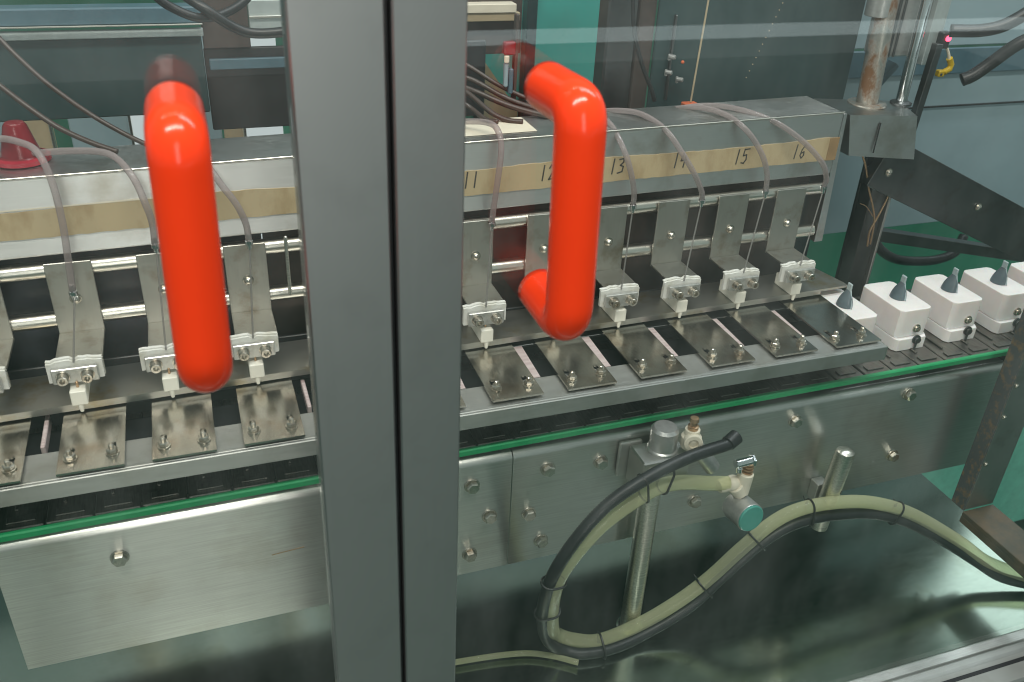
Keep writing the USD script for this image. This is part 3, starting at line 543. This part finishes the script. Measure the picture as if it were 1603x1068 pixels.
fr.part('strut', obox((.4520, .0300, .150), (.4470, .030, .045), .0075, .0075, up=(0, 1, 0)), 'dark_steel')
fr.part('brace', obox((.420, .082, .078), (.450, .076, .122), .006, .012, up=(0, 1, 0)), 'grey_blue')
se = thing('position_sensor', (.465, .04, .14), 'small black sensor with a lit red lamp on the air cylinder', 'sensor')
se.part('sensor_body', box(.4590, .4690, .0330, .0420, .1440, .1590, .001), 'black_rubber')
se.part('lamp', trimesh.creation.icosphere(2, .0026).apply_translation((.4650, .0325, .1535)), 'red_led', True)
se.part('mount', box(.4605, .4670, .0425, .0470, .1380, .1900), 'pale_frame')
se.part('lead', tube(spline([(.4680, .036, .1460), (.4730, .036, .1400), (.4770, .036, .1330)], 6), .0014, 8), 'cream', True)
yc = thing('yellow_plug', (.475, .036, .12), 'bent yellow plug hanging under the red sensor lamp', 'plug')
yc.part('plug_body', tube(np.array([(.4765, .036, .1345), (.4805, .036, .1290), (.4800, .036, .1245), (.4740, .036, .1215)]), .0030, 10), 'yellow', 40)
yc.part('plug_tip', box(.4665, .4735, .033, .039, .1180, .1240, .0008), 'yellow')
yc.part('plug_hole', rod((.4690, .0328, .1205), (.4690, .0324, .1205), .0013, 10, .0001), 'dark_steel')
b1 = thing('thick_cable', (.46, 0, .165), 'thick black cable curving in from the top right edge', 'cable')
b1.part('cable', tube(spline([(.51, -.02, .204), (.498, -.02, .190), (.484, -.018, .180), (.472, -.014, .173), (.458, -.006, .1685), (.440, .008, .166)], 8), .0056, 14), 'black_rubber', True)
b2 = thing('thick_cable', (.46, 0, .165), 'thick black cut cable end pointing left under the other cable', 'cable')
b2.part('cable', tube(spline([(.500, -.06, .182), (.484, -.05, .174), (.470, -.04, .164), (.457, -.03, .146), (.447, -.025, .135), (.4395, -.021, .130)], 8), .0056, 14), 'black_rubber', True)

# ================================================================== behind the beam
bp = thing('rear_panel', (.27, .11, .0), 'dark teal painted panel behind the right half of the beam', 'panel')
bp.part('sheet', box(.205, .430, .112, .116, -.10, .45, .001), 'teal_paint')
bp.part('left_post', box(.158, .188, .118, .140, -.10, .45, .002), 'dark_steel')
bp.part('mid_post', box(.1885, .2045, .116, .128, -.10, .45, .001), 'brown_dark')
bp.part('rivet_line', cat(*[trimesh.creation.icosphere(1, .0006).apply_translation((.348 - .0052 * k * .45, .1115, .21 - .0062 * k)) for k in range(18)]), 'tan')
rb = thing('rear_panel', (-.26, .14, .09), 'dark teal painted panel behind the left half of the beam', 'panel')
rb.part('sheet', box(-.60, -.188, .142, .146, .088, .1500, .001), 'teal_paint')
rb.part('sheet', box(-.1875, .055, .150, .154, .070, .1380, .001), 'dark_void')
rb.part('pale_strip', box(-.60, -.186, .138, .1415, .1500, .1565, .0006), 'pale_frame')
rb.part('frame_bar', box(-.60, -.186, .134, .152, .1605, .1735, .0012), 'grey_blue')
rb.part('frame_edge', box(-.60, -.186, .131, .1338, .1600, .1612, .0003), 'rod_steel')
rb.part('door_strip', box(-.184, -.09, .1450, .1495, .1215, .1300, .0006), 'grey_blue')
rb.part('corner_panel', box(-.187, -.150, .1440, .1490, .1390, .30, .0006), 'brown_dark')
rb.part('corner_frame', box(-.1495, -.08, .1440, .1490, .1480, .176, .0006), 'pale_frame')
rb.part('corner_edge', box(-.1495, -.08, .1420, .1438, .1620, .1640, .0003), 'rod_steel')
ww = thing('pale_windows', (-.25, .5, -.05), 'row of pale window panes low behind the left half of the beam, some glowing in place of a reflection', 'window')
k = 0
for x0, x1, mt in ((-.60, -.365, 'pale_panel'), (-.363, -.330, 'tan'), (-.316, -.262, 'pale_panel'), (-.260, -.228, 'reflection_glow'), (-.226, -.176, 'pale_panel'), (-.174, -.155, 'tan'), (-.153, -.115, 'reflection_glow'), (-.10, .03, 'pale_panel')):  # the emissive panes glow in place of a white reflection
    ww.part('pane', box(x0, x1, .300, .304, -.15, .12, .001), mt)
for x in (-.3315, -.261, -.214, -.154): ww.part('mullion', box(x - .001, x + .0015, .292, .2995, -.15, .12, .0004), 'rod_steel')
rk = thing('red_reflection_cone', (-.32, .045, .095), 'dark red cone shape standing for a red reflection at the left edge', 'cone')  # solid cone added in place of a red reflection
rk.part('cone', lathe([(0, 0), (.0155, 0), (.0155, .002), (.0130, .004), (.0075, .024), (.0060, .026), (0, .0265)], (-.3180, .036, .0920), (0, 0, 1), 24), 'maroon_plastic')
rk.part('foot_ring', lathe([(.0156, 0), (.0185, 0), (.0185, .003), (.0156, .004)], (-.3180, .036, .0918), (0, 0, 1), 24), 'crimson')
for nm, pts, r, lb in (('dark_cable', [(-.335, .07, .190), (-.321, .06, .172), (-.308, .05, .157), (-.291, .04, .14), (-.266, .03, .12), (-.238, .02, .1035), (-.222, .015, .099)], .0017, 'upper thin dark cable sloping down behind the left handle'), ('dark_cable', [(-.345, .055, .158), (-.326, .05, .142), (-.309, .04, .128), (-.291, .03, .115), (-.272, .02, .1065), (-.255, .012, .101)], .0019, 'lower thin dark cable sloping down to the beam top at the left'),
                       ('looped_cable', [(-.225, .02, .212), (-.217, .02, .202), (-.208, .02, .194), (-.191, .02, .1865), (-.174, .03, .187), (-.158, .04, .194), (-.15, .045, .205)], .0030, 'thick black cable hanging in a shallow loop at the top left'), ('looped_cable', [(-.205, .03, .207), (-.199, .03, .2), (-.186, .02, .192), (-.169, .02, .180), (-.155, .02, .1755), (-.133, .02, .1765), (-.12, .02, .180)], .0034, 'thick black cable running behind the door post at the top')):
    single(nm, tube(spline(pts, 8), r, 12), 'black_rubber' if nm == 'looped_cable' else 'dark_cable', lb, 'cable', smooth=True)
bu = thing('tube_bundle', (.05, .03, .1), 'bundle of brown feed tubes lying across the beam beside the door post', 'tubes')
for pts, r in (([(-.01, .12, .143), (.0128, .1, .1332), (.0205, .09, .1305), (.0441, .075, .1169), (.0712, .06, .1063), (.10, .05, .0990)], .0019), ([(-.01, .095, .128), (.0124, .085, .1236), (.0238, .08, .1202), (.0473, .065, .1088), (.0731, .055, .1011), (.095, .05, .099)], .0022),
               ([(-.01, .09, .122), (.0099, .08, .1171), (.0252, .075, .1119), (.0474, .06, .1042), (.0741, .045, .0990), (.095, .038, .0985)], .0024), ([(-.005, .09, .121), (.0072, .08, .1172), (.0159, .07, .1121), (.0285, .05, .1022), (.0392, .04, .0985), (.05, .034, .0983)], .0022),
               ([(-.004, .072, .112), (.0068, .065, .108), (.0141, .06, .1038), (.022, .045, .0985), (.030, .038, .0983)], .0020)):
    bu.part('tube', tube(spline(pts, 7), r, 10), 'dark_cable', True)
single('paper_sheet', tilt(box(-.012, .055, .014, .052, .0958, .0961, .0001)), 'cream', 'creased pale sheet under the brown tubes on the beam top', 'sheet')
tw = thing('rear_window', (.16, .6, .1), 'turquoise lit panel with a blue band above, behind the right handle', 'window')
tw.part('turquoise_panel', box(.07, .40, .50, .504, -.25, .118, .001), 'turquoise')
tw.part('blue_band', box(.07, .40, .498, .503, .1182, .19, .001), 'blue_paint')
tw.part('window_bar', box(.2180, .232, .48, .4978, -.25, .19, .001), 'teal_paint')
tw.part('window_post', box(.155, .163, .485, .4975, -.25, .12, .001), 'brown_dark')
tw.part('tan_corner', trimesh.convex.convex_hull(np.array([(.164, .494, .04), (.164, .4978, .04), (.164, .494, -.15), (.164, .4978, -.15), (.216, .494, -.03), (.216, .4978, -.03), (.216, .494, -.15), (.216, .4978, -.15)])), 'tan')
tw.part('green_panel', box(-.10, .150, .488, .497, -.25, .060, .001), 'green_wall')
sh = thing('wall_shelf', (.07, .3, .13), 'small tan shelf box near the top beside the door post', 'shelf')
sh.part('shelf_front', box(-.02, .1380, .290, .300, .1265, .1350), 'tan')
sh.part('shelf_top', box(-.02, .1330, .288, .320, .1352, .1440), 'cream')
sh.part('shelf_back', box(-.02, .1450, .303, .322, .09, .30), 'brown_dark')
bo = thing('small_valve', (.045, .06, .12), 'tiny red, white and blue valve standing behind the right handle top', 'valve')
bo.part('red_cap', box(.0430, .0530, .066, .072, .1440, .1545, .001), 'maroon_plastic')
bo.part('neck', rod((.0455, .067, .138), (.0455, .067, .1437), .0022, 10), 'cream')
bo.part('white_body', box(.0440, .0475, .066, .071, .1180, .1378, .001), 'pale_panel')
bo.part('blue_body', box(.0482, .0520, .066, .072, .1120, .1330, .001), 'grey_blue')
bo.part('stem', box(.0535, .0565, .070, .076, .1050, .175), 'brown_dark')
dg = thing('hanging_cable', (.18, .1, .14), 'thin black cable hanging behind the right handle', 'cable')
dg.part('cable', tube(spline([(.1690, .1, .20), (.171, .1, .182), (.176, .1, .153), (.187, .1, .125), (.2, .1, .101), (.205, .1, .09)], 8), .0020, 10), 'black_rubber', True)
tr = thing('thin_rod', (.237, .09, .09), 'thin upright rod on a small orange foot behind the beam', 'rod')
tr.part('rod', rod((.2375, .09, .090), (.2430, .09, .26), .0009, 8), 'tan')
tr.part('orange_foot', box(.2300, .2440, .085, .095, .0840, .0895, .0006), 'orange')
lt = thing('level_switch', (.22, .1, .12), 'pair of tiny silver switch knobs with a red dot on the rear panel', 'switch')
for x, z in ((.2170, .1290), (.2155, .1150), (.2280, .1080)): lt.part('knob', cat(rod((x, .105, z), (x + .004, .100, z), .0022, 10), rod((x + .001, .106, z - .004), (x + .001, .106, z + .002), .0016, 8)), 'silver_paint')
lt.part('red_dot', trimesh.creation.icosphere(1, .0017).apply_translation((.2290, .100, .1245)), 'orange')
lt.part('strip', box(.2195, .2215, .106, .110, .0880, .165), 'dark_steel')
pp = thing('sheet_panel', (.8, .2, .0), 'large pale grey-green sheet panel behind the right end', 'panel')
pp.part('upper_sheet', box(.445, 1.0, .205, .209, .0720, .1020, .001), 'grey_blue')
pp.part('main_sheet', box(.44, 1.0, .210, .214, -.125, .0715, .001), 'pale_panel')
pp.part('joint', obox((.44, .2085, .0330), (1.0, .2085, .0307), .002, .0022), 'dark_void')
pp.part('top_sheet', box(.445, 1.0, .215, .219, .1025, .23, .001), 'pale_panel')
